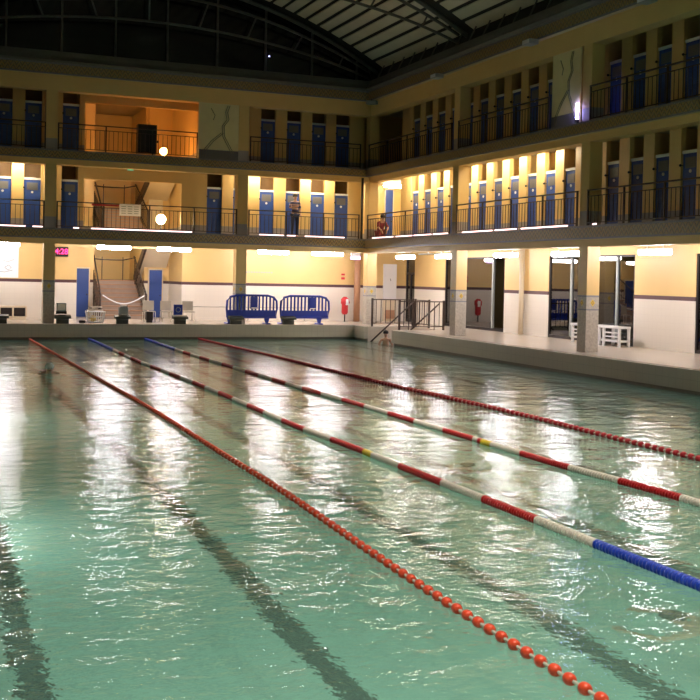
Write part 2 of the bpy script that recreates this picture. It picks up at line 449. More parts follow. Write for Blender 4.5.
# ---- doors of the cubicles
def door_proto():
    root = MB().box(0, .035, -DW+.01, DW-.01, .03, 1.82).build('door_1', 'blue')
    v = MB().box(-.012, 0, -.2, .2, 1.44, 1.72)
    for i in range(5): v.box(-.02, -.012, -.18, .18, 1.47+i*.05, 1.49+i*.05)
    vent = v.build('vent_panel', 'vent', root)
    top = MB().box(-.03, .06, -DW+.01, DW-.01, 1.82, 1.90).build('top_rail', 'white', root); top['label'] = 'white top rail'
    pl = MB().tube([(-.018, 0, 1.36), (0, 0, 1.36)], .045, 12).build('number_plate', 'plate', root); pl['label'] = 'small white number plate'
    kn = MB().ball((-.09, DW-.01, 1.52), .036, 10).tube([(-.09, DW-.01, 1.52), (0, DW-.03, 1.52)], .01, 6).build('knob', 'black', root)
    mid = MB().box(-.012, 0, -.24, .24, .72, .75).build('cross_rail', 'blue', root)
    return root
dp = door_proto(); dkids = list(dp.children)
nd = [1]
def put_door(loc, rz, label, first=[True]):
    if first[0]: r = dp; first[0] = False
    else:
        nd[0] += 1
        r = dp.copy(); r.name = 'door_%d' % nd[0]; C.objects.link(r)
        for ch in dkids:
            c = ch.copy(); C.objects.link(c); c.parent = r
    r.location = loc; r.rotation_euler = (0, 0, rz)
    return tag(r, label, 'door', kind='structure')
ORD = ['first', 'second', 'third', 'fourth', 'fifth', 'sixth', 'seventh', 'eighth', 'ninth', 'tenth', 'eleventh', 'twelfth', 'thirteenth', 'fourteenth', 'fifteenth', 'sixteenth', 'seventeenth', 'eighteenth', 'nineteenth', 'twentieth']
for zf, nm in ((3.5, 'lit first'), (6.37, 'dark second')):
    for k, c in enumerate(reversed(DR)):
        if c < 20.3: continue
        put_door((GX+.07, c, zf), 0, 'blue cubicle door on the right %s gallery, %s out from the corner' % (nm, ORD[k]))
    for k, c in enumerate(DB):
        if c < 2.5: continue
        if c < 6: lab = 'blue cubicle door on the far %s gallery, %s from the stair lobby on its left side' % (nm, ORD[4-k])
        else: lab = 'blue cubicle door on the far %s gallery, %s from the stair lobby towards the corner' % (nm, ORD[k-5])
        put_door((c, GY+.07, zf), PI/2, lab)
def plain_door(x0, x1, y, z0, z1, label, mat='blue'):
    nd[0] += 1
    r = MB().box(x0, x1, y-.05, y, z0, z1).build('door_%d' % nd[0], mat)
    MB().ball((x1-.07, y-.09, z0+.95), .03, 8).build('knob', 'black', r)
    MB().box(x0-.05, x0, y-.06, y, z0, z1+.05).box(x1, x1+.05, y-.06, y, z0, z1+.05).box(x0-.05, x1+.05, y-.06, y, z1, z1+.06).build('frame', 'cream', r)
    tag(r, label, 'door', kind='structure')
plain_door(6.40, 6.90, 46.6, 0.01, 2.05, 'blue door left of the stairs on the ground floor')
plain_door(9.47, 10.02, 46.6, 0.01, 2.05, 'blue door under the stair flight, right of the stairs')
plain_door(19.44, 19.80, YW, 3.5, 5.85, 'tall dark blue door at the far corner of the first gallery')
plain_door(9.45, 9.95, 46.6, 3.5, 5.5, 'pale door frame at the right of the first gallery lobby', 'cream')

# ---- ground floor glazing
nw = 0
GLAB = ['wide dark glazing nearest the viewer on the right', 'dark glazed door at the right edge of the picture', 'dark glazing behind the white bench', 'dark glazing behind the middle column with a pale post', 'narrow glazed door beside the corner railings']
for (a, b), lab in zip(GLZ, GLAB):
    nw += 1
    r = MB().box(XW+.06, XW+.075, a+(.93 if a > 35 and b-a > 2 else .05), b-.05, .1, 2.77).build('window_%d' % nw, 'glass')
    tag(r, lab, 'window', kind='structure')
    fr = MB(); fr.box(XW+.02, XW+.12, a, a+.06, 0, 2.82).box(XW+.02, XW+.12, b-.06, b, 0, 2.82).box(XW+.02, XW+.12, a, b, 2.76, 2.82).box(XW+.02, XW+.12, a, b, 0.0, .1)
    if b-a <= 2: fr.box(XW+.02, XW+.12, a, b, 2.1, 2.2).box(XW+.03, XW+.11, a+.42, a+.5, .1, 2.1)
    fr.build('frame', 'black', r)
    if b-a > 2:
        for my in ((a+.93, b-1.35) if a < 30 else (a+.93,)): MB().box(XW+.02, XW+.10, my-.05, my+.05, .1, 2.77).build('mullion', 'greybox', r)

# ---- columns
def column(x, y, z0, z1, label, emblem=True):
    o = MB().box(x, x+.42, y, y+.42, z0, z1, bev=.012).build('column', 'column')
    tag(o, label, 'column', kind='structure')
    if emblem:
        e = MB()
        for k in range(3):
            s = .075-.025*k
            cx, cy_ = x+.21, y-.004-.004*k
            e.prism([(cx-s, cy_, 1.37), (cx, cy_, 1.37+s*1.3), (cx+s, cy_, 1.37), (cx, cy_, 1.37-s*1.3)], (0, .006, 0), mi=k % 2)
            cx2, cy2 = x-.004-.004*k, y+.21
            e.prism([(cx2, cy2-s, 1.37), (cx2, cy2, 1.37+s*1.3), (cx2, cy2+s, 1.37), (cx2, cy2, 1.37-s*1.3)], (.006, 0, 0), mi=k % 2)
        e.build('mosaic_emblem', ['yelf', 'brownpipe'], o)
ys = [10.75, 18.15, 25.28, 33.05]
xs = [4.42, 11.72]
zr = [(0, 2.94, 'ground floor'), (3.49, 5.86, 'first gallery'), (6.36, 8.56, 'second gallery')]
for z0, z1, nm in zr:
    for y, who in zip(ys, ('out of view on the right', 'beyond the right edge', 'right side, nearer one in view', 'right side, between the nearer one and the corner')):
        if y < 15: continue
        column(XC, y, z0, z1, 'square %s column, %s' % (nm, who), z0 == 0)
    for x, who in zip(xs, ('far side, left of the stairs', 'far side, between the stairs and the corner')):
        column(x, YC, z0, z1, 'square %s column, %s' % (nm, who), z0 == 0)
    column(XC, YC, z0, z1, 'square %s column in the corner' % nm, z0 == 0)
    for y in ys: pass

# ---- roof: arch of pale strips parallel to the pool, dark shell above
HX, Z0R, R2 = 8.2, 13.28, 32.4
za = lambda x: Z0R-(x-HX)**2/R2
f = MB(); k = -20
for k in range(-19, 20):
    xm = HX+k*.49
    a, b = xm-.172, xm+.172
    for y0, y1 in ((-4, 3.2), (3.9, 10.6), (11.3, 18.0), (18.7, 25.3), (26.0, 32.9), (33.7, 40.6)):
        f.prism([(a, y0, za(a)), (b, y0, za(b)), (b, y0, za(b)+.04), (a, y0, za(a)+.04)], (0, y1-y0, 0))
struct('ceiling_strips', f, 'slat', 'pale panels running lengthwise under the dark arched roof', 'ceiling')
f = MB(); N = 30
xs_ = [HX-9.9+19.8*i/N for i in range(N+1)]
for a, b in zip(xs_, xs_[1:]):
    f.prism([(a, -4, za(a)+.12), (b, -4, za(b)+.12), (b, -4, za(b)+.25), (a, -4, za(a)+.25)], (0, 46.5, 0))
f.box(17.7, 18.3, -4, 42.3, 9.5, 10.45).box(-2.0, -1.4, -4, 42.3, 9.5, 10.45)
struct('ceiling', f, 'roofdark', 'dark arched roof over the hall', 'ceiling')
# far gable glass
f = MB(); pts = [(x, 41.75, za(x)+.1) for x in xs_ if -1.6 < x < 17.9]
f.prism([(17.9, 41.75, 9.5)] + list(reversed(pts)) + [(-1.6, 41.75, 9.5)], (0, .05, 0))
gw = f.build('window_6', 'night'); tag(gw, 'dark glazed gable at the far end under the roof', 'window', kind='structure')
f = MB()
for i in range(-2, 8):
    x = 3.03+1.99*i
    if -1 < x < 17.2: f.box(x-.035, x+.035, 41.62, 41.74, 9.5, za(x))
f.build('mullion_bars', 'steel', gw)['kind'] = 'structure'
# outriggers over the right cornice
f = MB()
for i in range(24):
    y = 18+i*.96
    f.tube([(17.2, y, 9.9), (17.5, y, 10.5)], .03, 5)
struct('trim_10', f, 'ledge', 'row of small brackets under the roof edge', 'bracket')
def truss(Y, label):
    root = empty('roof_truss', (HX, Y, 9.9)); tag(root, label, 'roof truss', 'arched steel trusses of the roof')
    lo = lambda x: 11.52-((x-HX)**2)/(2*32.2)*1.0-max(0, abs(x-HX)-6.5)**2*.012
    hi = lambda x: 12.62-((x-HX)**2)/(38.0)
    def chord(fn, r):
        m = MB(); pts = [(x-HX, 0, fn(x)-9.9) for x in [HX-9.2+18.4*i/24 for i in range(25)]]
        return m.tube(pts, r, 6).build('chord', 'steel', root)
    chord(lo, .05); chord(hi, .055)
    m = MB(); pts = [(x-HX, 0, za(x)-.08-9.9) for x in xs_]; m.tube(pts, .08, 6).build('rafter', 'steel', root)
    for i in range(-4, 5):
        x = HX+i*1.95
        s = .35*(1 if i > 0 else -1 if i < 0 else 0)
        if abs(i) == 4: s *= .5
        MB().tube([(x-HX, 0, lo(x)-9.9), (x+s-HX, 0, hi(x+s)-9.9)], .035, 5).build('strut', 'steel', root)
    return root
truss(41.25, 'arched steel truss against the far gable')
truss(33.45, 'arched steel truss crossing the pale roof strips')
truss(25.8, 'arched steel truss above the top of the picture')

# ================================================================== stairs in the lobby
def stair(z0, rise, label, full=True):
    root = empty('staircase', (8.2, 44.8, z0)); tag(root, label, 'staircase')
    n = 9; st = MB(); dz = rise/n
    for i in range(n):
        st.box(-1.05, .77, .31*i, 3.2, dz*i, dz*(i+1))
    st.box(-1.05, .77, 2.79, 5.1, 0.0 if z0 < 1 else rise-.15, rise)
    st.build('flight', 'stair', root)
    ns = MB()
    for i in range(n): ns.box(-1.05, .77, .31*i-.025, .31*i+.03, dz*(i+1)-.035, dz*(i+1)+.004)
    ns.build('nosing', 'brownpipe', root)
    up = MB()
    sl = 3.44-rise if z0 < 1 else 2.5-rise
    up.prism([(.9, 2.8, rise-.12), (.9, 2.8, rise+.12), (.9, .3, rise+sl), (.9, .3, rise+sl-.22)], (1.1, 0, 0))
    up.build('return_flight', 'cream', root)
    MB().prism([(.80, 2.9, rise-.2), (.80, 2.9, rise+.22), (.80, .2, rise+sl+.02), (.80, .2, rise+sl-.34)], (.09, 0, 0)).build('stringer', 'rail', root)
    for sx in (-1.1, .78):
        b = MB(); b.tube([(sx, -.15, 0), (sx, -.15, 1.0)], .04, 6)
        b.tube([(sx, -.15, 1.0), (sx+.14*(1 if sx < 0 else 0), 2.7, rise+1.05)], .035, 6)
        for i in range(14):
            y = -.1+2.7*i/13; zz = rise*max(0, y)/2.8
            b.tube([(sx, y, zz), (sx, y, zz+1.0)], .013, 4)
        b.tube([(sx, -.1, .2), (sx, 2.7, rise+.2)], .02, 5)
        b.build('balustrade', 'rail', root)
    MB().tube([(-1.1, 2.72, rise+.92), (-.6, 2.72, rise+.88), (.3, 2.72, rise+.88), (.85, 2.72, rise+1.0)], .03, 6).tube([(-.6, 2.72, rise), (-.6, 2.72, rise+1)], .02, 5).tube([(.3, 2.72, rise), (.3, 2.72, rise+1)], .02, 5).build('landing_rail', 'rail', root)
    return root
stair(0.0, 1.58, 'stone staircase with dark balustrades rising from the far deck')
stair(3.48, 1.25, 'staircase inside the lobby of the lit first gallery')
pts = []
for i in range(13):
    t = i/12; pts.append((7.16+1.7*t, 44.5, .98-.34*math.sin(PI*t)-.0*t))
tag(MB().tube(pts, .028, 6).build('chain_rope', 'plate'), 'white rope slung across the foot of the far staircase', 'rope')

# ================================================================== gallery railings
def railing(p0, p1, z, label, group='gallery railings'):
    d = Vector((p1[0]-p0[0], p1[1]-p0[1], 0)); Ln = d.length; rz = math.atan2(d.y, d.x)
    root = empty('gallery_railing', (p0[0], p0[1], z), rz); tag(root, label, 'railing', group)
    MB().box(0, Ln, -.03, .03, .96, 1.0, bev=.008).build('handrail', 'rail', root)
    MB().box(0, Ln, -.015, .015, .80, .825).build('upper_rail', 'rail', root)
    MB().box(0, Ln, -.015, .015, .07, .095).build('lower_rail', 'rail', root)
    pm = None; npost = max(1, round(Ln/1.8))
    for i in range(npost+1):
        x = min(max(Ln*i/npost, .025), Ln-.025)
        if pm is None: pm = MB().box(-.025, .025, -.02, .02, 0, .96).build('post', 'rail', root); pm.location = (x, 0, 0)
        else: copy_part(pm, root, (x, 0, 0))
    bmh = None; nb = int(Ln/.165)
    for i in range(1, nb):
        x = Ln*i/nb
        if bmh is None: bmh = MB().tube([(0, 0, .09), (0, 0, .81)], .011, 5).build('baluster', 'rail', root); bmh.location = (x, 0, 0)
        else: copy_part(bmh, root, (x, 0, 0))
    return root
RY = [(18.65, 25.25, 'from the nearer column to the right edge'), (25.73, 33.02, 'between the nearer and the middle column'), (33.5, 40.86, 'between the middle column and the corner')]
RX = [(.0, 4.42, 'left of the first column'), (4.84, 11.70, 'in front of the stair lobby'), (12.16, 16.88, 'from the column to the corner')]
for z, nm in ((3.5, 'lit first'), (6.37, 'dark second')):
    for a, b, w_ in RY:
        if z > 6 and a == 25.73: a = 27.33
        railing((XC-.06, a), (XC-.06, b), z, 'dark railing of the right %s gallery, %s' % (nm, w_))
    for a, b, w_ in RX:
        if z > 6 and b == 11.70: b = 10.08
        railing((a, YC-.06), (b, YC-.06), z, 'dark railing of the far %s gallery, %s' % (nm, w_))

# ================================================================== lamps
def tube_lamp(x, y, z, ln, rz, label, mat='tube', group='tube lamps under the first gallery'):
    root = empty('tube_lamp', (x, y, z), rz); tag(root, label, 'lamp', group)
    MB().box(-ln/2, ln/2, -.06, .06, .04, .07, bev=.008).build('housing', 'white', root)
    MB().tube([(-ln/2, 0, -.03), (-ln/2+.04, 0, -.03), (ln/2-.04, 0, -.03), (ln/2, 0, -.03)], [.04, .075, .075, .04], 12).build('diffuser', mat, root)
    MB().tube([(-ln/4, 0, .07), (-ln/4, 0, 3.14-z if z < 3.14 else .075)], .012, 5).tube([(ln/4, 0, .07), (ln/4, 0, 3.14-z if z < 3.14 else .075)], .012, 5).build('hanger', 'white', root)
    return root
BL = [(3.05, 1.25, 'above the wall map'), (7.16, 1.3, 'left one above the staircase'), (9.5, 1.36, 'right one above the stair lobby'), (13.6, 1.32, 'above the left blue barrier'), (15.96, 1.38, 'above the right blue barrier')]
for x, ln, w_ in BL: tube_lamp(x, 42, 2.90, ln, 0, 'glowing white tube lamp on the far side, '+w_)
RL = [(39.8, 1.6, 'over the corner railings'), (36.25, 1.55, 'beside the middle column'), (31.8, 1.45, 'between the two right columns'), (28.2, 1.45, 'behind the nearer right column'), (23.9, 1.35, 'over the white wall at the right edge')]
for y, ln, w_ in RL: tube_lamp(18.5, y, 2.82, ln, PI/2, 'glowing white tube lamp on the right side, '+w_)
for y, w_ in ((20.2, 'just'), (14.0, 'well')): tube_lamp(18.5, y, 2.82, 1.4, PI/2, 'glowing white tube lamp on the right side, %s beyond the picture edge' % w_)
tube_lamp(-1.2, 42, 2.90, 1.3, 0, 'glowing white tube lamp on the far side, beyond the left picture edge')
for x, w_ in ((3.4, 'left of the stair lobby'), (12.9, 'by the column'), (15.2, 'toward the corner')): tube_lamp(x, 41.45, 5.975, 1.3, 0, 'warm tube lamp hidden behind the far gallery beam, '+w_, 'galtube', 'tube lamps on the first gallery ceiling')
for k, y in enumerate((38.6, 36.4, 33.9, 31.4, 29.2)): tube_lamp(17.85, y, 5.975, 1.3, PI/2, 'warm tube lamp hidden behind the right gallery beam, %s from the corner' % ORD[k], 'galtube', 'tube lamps on the first gallery ceiling')
r = empty('small_lamp', (17.3, 42.2, 2.74)); tag(r, 'small violet lamp near the brown pipe at the far corner', 'lamp')
MB().box(-.2, .2, -.08, .08, -.06, .06, bev=.03).build('diffuser', 'pinklamp', r); MB().box(-.2, .2, -.06, .06, .06, .36).build('bracket', 'white', r)
r = empty('globe_lamp', (9.17, 43.0, 3.5)); tag(r, 'bright round lamp glowing in the lit first gallery lobby', 'lamp')
MB().ball((0, 0, .58), .20, 16).build('globe', 'globe', r); MB().tube([(0, 0, 0), (0, 0, .05), (0, 0, .38)], [.14, .03, .03], 10).build('stand', 'black', r)
r = empty('globe_lamp', (9.2, 42.9, 6.37)); tag(r, 'orange lamp glowing low in the second gallery lobby', 'lamp')
MB().ball((0, 0, .42), .15, 16).build('globe', 'globe2', r); MB().tube([(0, 0, 0), (0, 0, .05), (0, 0, .3)], [.12, .03, .03], 10).build('stand', 'black', r)
tube_lamp(7.4, 43.2, 8.98, 1.2, 0, 'amber lamp on the ceiling of the second gallery lobby', 'stairtube', 'stair lobby ceiling lamps')
tube_lamp(7.2, 43.1, 5.92, 1.2, 0, 'warm lamp on the ceiling of the first gallery lobby', 'galtube', 'stair lobby ceiling lamps')
tube_lamp(8.0, 46.2, 3.30, 1.2, 0, 'added warm fill lamp above the ground floor stair flight', 'galtube', 'stair lobby ceiling lamps')  # hidden lamp added to brighten the stairwell
tube_lamp(19.3, 42.6, 5.93, 1.2, 0, 'added warm fill lamp on the ceiling of the first gallery corner', 'galtube', 'tube lamps on the first gallery ceiling')  # unseen tube added to lift the gallery corner
r = empty('violet_lamp', (17.26, 25.9, 6.42)); tag(r, 'violet tube glowing at the foot of the right mural', 'lamp')
MB().tube([(0, 0, .1), (0, .0, .55)], .04, 10).build('tube', 'violet', r); MB().box(-.04, .04, -.05, .05, 0, .1).build('bracket', 'black', r)
tag(MB().ball((13.1, 41.55, 10.72), .035, 8).build('signal_light', 'star'), 'tiny blue light high in the dark far gable', 'light')
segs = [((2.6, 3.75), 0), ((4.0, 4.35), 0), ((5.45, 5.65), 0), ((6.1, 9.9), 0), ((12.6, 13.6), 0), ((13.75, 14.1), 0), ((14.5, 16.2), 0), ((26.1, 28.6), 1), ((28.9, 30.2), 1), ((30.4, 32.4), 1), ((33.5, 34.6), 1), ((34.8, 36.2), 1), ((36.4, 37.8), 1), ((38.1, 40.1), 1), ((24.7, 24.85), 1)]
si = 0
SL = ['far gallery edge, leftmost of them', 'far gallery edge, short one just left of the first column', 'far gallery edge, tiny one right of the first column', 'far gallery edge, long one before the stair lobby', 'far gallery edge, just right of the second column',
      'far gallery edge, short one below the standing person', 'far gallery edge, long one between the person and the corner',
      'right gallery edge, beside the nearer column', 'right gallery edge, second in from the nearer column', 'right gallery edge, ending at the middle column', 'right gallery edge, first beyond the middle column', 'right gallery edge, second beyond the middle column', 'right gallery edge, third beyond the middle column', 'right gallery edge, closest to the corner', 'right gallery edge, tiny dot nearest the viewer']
for (a, b), side in segs:  # emissive strips stand in for bright patches along the gallery edge
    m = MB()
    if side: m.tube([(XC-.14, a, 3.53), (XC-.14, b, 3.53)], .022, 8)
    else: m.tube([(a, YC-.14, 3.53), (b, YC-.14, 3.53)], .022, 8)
    o = m.build('glow_strip', 'strip')
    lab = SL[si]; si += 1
    tag(o, 'pinkish glowing strip on the '+lab, 'light', 'glowing strips on the far gallery edge' if not side else 'glowing strips on the right gallery edge')
# unseen area lights added under the roof to brighten the water
def hall_fill(x, y, e, sx=1.2, sy=6):
    l = bpy.data.lights.new('hall_fill_light', 'AREA'); l.shape = 'RECTANGLE'; l.size = sx; l.size_y = sy; l.energy = e; l.color = (1, .93, .78); l.spread = math.radians(75)
    o = bpy.data.objects.new('hall_fill_light', l); C.objects.link(o); o.location = (x, y, 10.9)
    return o
for hx, hy in ((4, 5), (12, 7), (8, 16)): hall_fill(hx, hy, HALL_FILL, 4, 4)
# unseen area lights added below the waterline to brighten the pool floor
def pool_fill(x, y, rz, e):
    l = bpy.data.lights.new('underwater_fill', 'AREA'); l.shape = 'RECTANGLE'; l.size = .9; l.size_y = .35; l.energy = e; l.color = (.95, 1, .95)
    o = bpy.data.objects.new('underwater_fill', l); C.objects.link(o); o.location = (x, y, -1.15); o.rotation_euler = (PI/2, 0, rz)
for y in (5, 12, 20, 29): pool_fill(XL+.04, y, -PI/2, POOL_FILL)
for x in (4, 9, 14): pool_fill(x, YN+.04, 0, POOL_FILL)

def spot(x, y, rz, label):
    root = empty('floodlight', (x, y, 9.05), rz); tag(root, label, 'floodlight', 'unlit floodlights under the cornice')
    MB().box(-.22, .22, -.3, .02, -.12, .03, bev=.03).build('housing', 'greybox', root)
    MB().box(-.18, .18, -.31, -.295, -.10, .01).build('lens', 'plate', root)
    MB().tube([(0, -.05, .03), (0, -.05, .06)], .025, 6).build('bracket', 'black', root)
spot(17.0, 40.2, 2.35, 'unlit grey floodlight in the corner under the cornice')
for y, w_ in ((33.95, 'above the middle column'), (27.8, 'between the two right columns'), (22.3, 'at the top right of the picture')):
    spot(16.98, y, -PI/2, 'unlit grey floodlight under the right cornice, '+w_)

# ================================================================== murals, signs, clock
def mural(root_loc, rz, w_, h_, label):
    root = empty('mural_panel', root_loc, rz); tag(root, label, 'mural')
    MB().box(0, w_, 0, .06, 0, h_).build('board', 'mural', root)
    MB().box(0, w_, -.012, 0, 0, .38).build('dado', 'vent', root)
    m = MB()
    def br(p): m.tube([(a*w_, -.008, b*h_) for a, b in p], 0.014, 6)
    for q in (0, .05): br([(.72+q, .97), (.66+q, .85), (.70+q, .72), (.58+q, .60), (.60+q, .42), (.74+q, .24), (.84+q, .12)])
    for q in (0, .06): br([(.12+q, .05), (.14+q, .17), (.32+q, .33), (.56+q, .48)])
    br([(.3, .9), (.4, .78), (.36, .7)])
    m.build('branch_drawing', 'leafgrey', root)
mural((10.12, YC+.02, 6.37), 0, 1.6, 2.2, 'pale mural panel with a drawn branch on the far second gallery')
mural((XC+.02, 27.3, 6.37), -PI/2, 1.42, 2.2, 'pale mural panel beside the violet tube on the right second gallery')
r = empty('wall_clock', (5.02, YW-.14, 2.5)); tag(r, 'digital display with glowing red digits beside the left column', 'clock')
MB().box(0, .68, 0, .1, 0, .38, bev=.012).build('case', 'black', r)
tx = bpy.data.curves.new('digits', 'FONT'); tx.body = '14:28'; tx.size = .30; tx.align_x = 'CENTER'; tx.align_y = 'CENTER'; tx.extrude = .004; tx.offset = .006
o = bpy.data.objects.new('digits', tx); C.objects.link(o); bpy.context.view_layer.update()
me_ = bpy.data.meshes.new_from_object(o.evaluated_get(bpy.context.evaluated_depsgraph_get())); bpy.data.objects.remove(o)
o = bpy.data.objects.new('digits', me_); C.objects.link(o); o.parent = r; o.location = (.34, -.012, .19); o.rotation_euler = (PI/2, 0, 0); o.data.materials.clear(); o.data.materials.append(M['led'])
r = empty('wall_map', (2.2, YW-.03, 1.62)); tag(r, 'white poster with a faint drawing on the far wall at the left edge', 'poster')
MB().box(0, 1.62, 0, .025, 0, 1.2).build('sheet', 'plate', r)
m = MB(); m.tube([(1.1, -.004, .4), (1.25, -.004, .5), (1.35, -.004, .4), (1.25, -.004, .3), (1.12, -.004, .38)], .012, 4); m.tube([(1.0, -.004, .7), (1.2, -.004, .62), (1.45, -.004, .72)], .01, 4); m.tube([(.9, -.004, .25), (1.1, -.004, .22), (1.4, -.004, .3)], .01, 4)
m.build('drawing', 'greybox', r)
r = empty('notice_board', (7.12, YC-.13, 4.05)); tag(r, 'white notice hung on the railing before the stair lobby', 'notice board')
MB().poly([(0, 0, 0), (.8, 0, 0), (.8, 0, .44), (0, 0, .44)]).build('sheet', 'paper', r)
m = MB()
for j in range(4):
    for i in range(3): m.box(.07+.24*i, .07+.24*i+.17, -.004, 0, .08+.085*j, .105+.085*j)
m.build('printed_lines', 'greybox', r)
tag(MB().box(6.1, 7.1, YC-.13, YC-.11, 4.38, 4.45).build('red_banner', 'red'), 'narrow red strip on the railing left of the white notice', 'banner')
r = empty('cabinet', (7.8, YC+.06, 6.37)); tag(r, 'dark cabinet standing at the railing of the orange lit lobby', 'cabinet')
MB().box(0, .72, 0, .35, .08, 1.18, bev=.01).build('body', 'black', r); MB().box(.03, .69, -.012, 0, .12, 1.1).build('door', 'black', r); MB().ball((.75, 0, .55), .05, 8).build('handle', 'black', r)
r = empty('exit_sign', (7.6, 41.95, 5.86)); tag(r, 'small green exit sign above the first gallery lobby', 'sign')
MB().box(0, .25, 0, .05, 0, .12).build('case', 'white', r); MB().box(.02, .23, -.006, 0, .02, .10).build('lit_panel', 'green', r)
r = empty('wall_cabinet', (19.42, YW-.12, 0)); tag(r, 'tall white cabinet against the far wall in the corner', 'cabinet')
MB().box(0, .62, 0, .11, .95, 2.55, bev=.01).build('body', 'plate', r); MB().box(.1, .5, -.1, .1, .12, .5).build('heater', 'brownpipe', r); MB().box(.0, .62, .02, .11, .0, .95).build('lower_panel', 'cream', r)
MB().tube([(.3, -.01, 1.9), (.33, -.01, 1.8)], .012, 5).build('handle', 'black', r)
tag(MB().box(17.42, 17.58, YW-.02, YW, 2.0, 2.08).box(17.42, 17.58, YW-.02, YW, 1.82, 1.92).build('fire_sign', 'red'), 'small red safety sign on the far yellow wall', 'sign')
m = MB()
for i in range(14):
    m.box(12.75+i*.11, 12.75+i*.11+.07, YW-.006, YW, 2.02, 2.08)
tag(m.build('wall_inscription', 'chairgrey'), 'faint line of grey lettering on the far yellow wall', 'inscription')

# pipes
tag(MB().tube([(17.98, 43.6, 0), (17.98, 43.6, 3.14)], .14, 12).build('brown_pipe', 'brownpipe'), 'thick brown pipe standing before the far wall near the corner', 'pipe')
tag(MB().tube([(20.38, 33.85, 0), (20.38, 33.85, 3.14)], .09, 12).build('pale_pipe', 'cream'), 'pale vertical pipe on the right wall between the two glazed openings', 'pipe')
tag(MB().tube([(17.0, YC-.02, 3.3), (17.0, YC-.02, 6.0)], .05, 10).build('drain_pipe', 'black'), 'black drain pipe on the corner column of the lit gallery', 'pipe')
tag(MB().tube([(17.75, 34.9, 2.86), (17.75, 37.0, 2.86)], .03, 8).tube([(17.75, 36.2, 2.86), (17.75, 36.2, 3.14)], .02, 6).tube([(17.75, 35.1, 2.86), (17.75, 35.1, 3.14)], .02, 6).build('ceiling_pipe', 'white'), 'thin white pipe hung under the gallery by the middle column', 'pipe')

# ================================================================== deck objects, far side
def barrier(x, label):
    root = empty('crowd_barrier', (x, 40.845, 0)); tag(root, label, 'barrier', 'blue crowd barriers on the far deck')
    W = 2.06
    pts = [(.03, 0, .27), (.0, 0, .6), (.02, 0, .92), (.14, 0, 1.06), (.4, 0, 1.13), (W-.4, 0, 1.13), (W-.14, 0, 1.06), (W-.02, 0, .92), (W, 0, .6), (W-.03, 0, .27), (.03, 0, .27)]
    MB().tube(pts, .045, 8, cap=False).build('frame', 'barrier', root)
    MB().box(.05, W-.05, -.02, .02, .27, .55).build('lower_panel', 'barrier', root)
    g = None
    for i in range(13):
        xx = .14+i*.148
        if g is None: g = MB().box(-.032, .032, -.018, .018, .5, 1.1).build('bar', 'barrier', root); g.location = (xx, 0, 0)
        else: copy_part(g, root, (xx, 0, 0))
    px_ = .95 if 'left' in label else 1.2
    MB().box(px_, px_+.3, -.03, .03, .6, 1.08).build('sign_plate', 'barrier', root)
    MB().box(px_+.04, px_+.27, -.036, -.03, .62, .65).build('white_mark', 'plate', root)
    for fx, y0, y1 in ((.12, 0, .5), (W-.42, -.26, .3)):
        MB().prism([(fx-.09, y0, 0), (fx+.09, y0, 0), (fx+.07, y0, .05), (fx-.07, y0, .05)], (0, y1-y0, 0)).prism([(fx-.05, -.03, .04), (fx+.05, -.03, .04), (fx+.13, -.03, .3), (fx-.13, -.03, .3)], (0, .06, 0)).build('foot', 'barrier', root)
barrier(11.36, 'blue plastic crowd barrier, the left one by the column')
barrier(13.57, 'blue plastic crowd barrier, the right one toward the corner')
blk = None
for i, (x, w_) in enumerate([(2.93, 'before the dark low bench'), (5.11, 'under the digital clock'), (7.29, 'before the staircase'), (9.48, 'with a blue board on it'), (11.69, 'before the column'), (13.85, 'under the blue barriers')]):
    root = empty('starting_block', (x, 40.73, 0)); tag(root, 'dark grey starting block on the pool edge, '+w_, 'starting block', 'starting blocks on the far pool edge')
    if blk is None:
        a = MB().box(-.22, .22, -.13, .04, 0, .2, bev=.01).build('base', 'block', root)
        b = MB().prism([(-.29, -.2, .19), (-.29, -.2, .27), (-.29, .06, .33), (-.29, .06, .21)], (.58, 0, 0)).build('platform', 'block', root)
        c = MB().tube([(-.18, -.22, .16), (.18, -.22, .16)], .018, 6).tube([(-.18, -.22, .16), (-.18, -.12, .16)], .015, 6).tube([(.18, -.22, .16), (.18, -.12, .16)], .015, 6).build('grip_bar', 'steel', root)
        blk = (a, b, c)
    else:
        for q in blk: copy_part(q, root, (0, 0, 0))
def prop(name, loc, label, cat): return tag(empty(name, loc), label, cat)
r = prop('display_box', (5.06, 40.66, .335), 'grey box with a pale screen on the starting block by the clock', 'box')
MB().box(-.18, .18, -.1, .12, .02, .12).build('base', 'black', r); MB().box(-.17, .17, -.06, .1, .12, .42, bev=.015).build('body', 'greybox', r); MB().box(-.14, .14, -.066, -.06, .16, .38).build('screen', 'whitef', r)
r = prop('plastic_crate', (7.32, 40.66, .335), 'pale translucent box on the starting block before the stairs', 'box')
MB().box(-.17, .17, -.12, .12, .0, .3, bev=.02).build('body', 'greybox', r); MB().box(-.12, .12, -.12, .1, .3, .37, bev=.01).build('lid', 'whitef', r)
r = prop('blue_board', (9.4, 40.68, .325), 'blue board with a pale ring on a starting block', 'board')
MB().box(-.17, .17, -.03, .03, .02, .42, bev=.01).build('panel', 'barrier', r)
MB().tube([(.09*math.cos(a), -.035, .22+.09*math.sin(a)) for a in [2*PI*i/16 for i in range(17)]], .013, 6, cap=False).build('ring_mark', 'greybox', r)
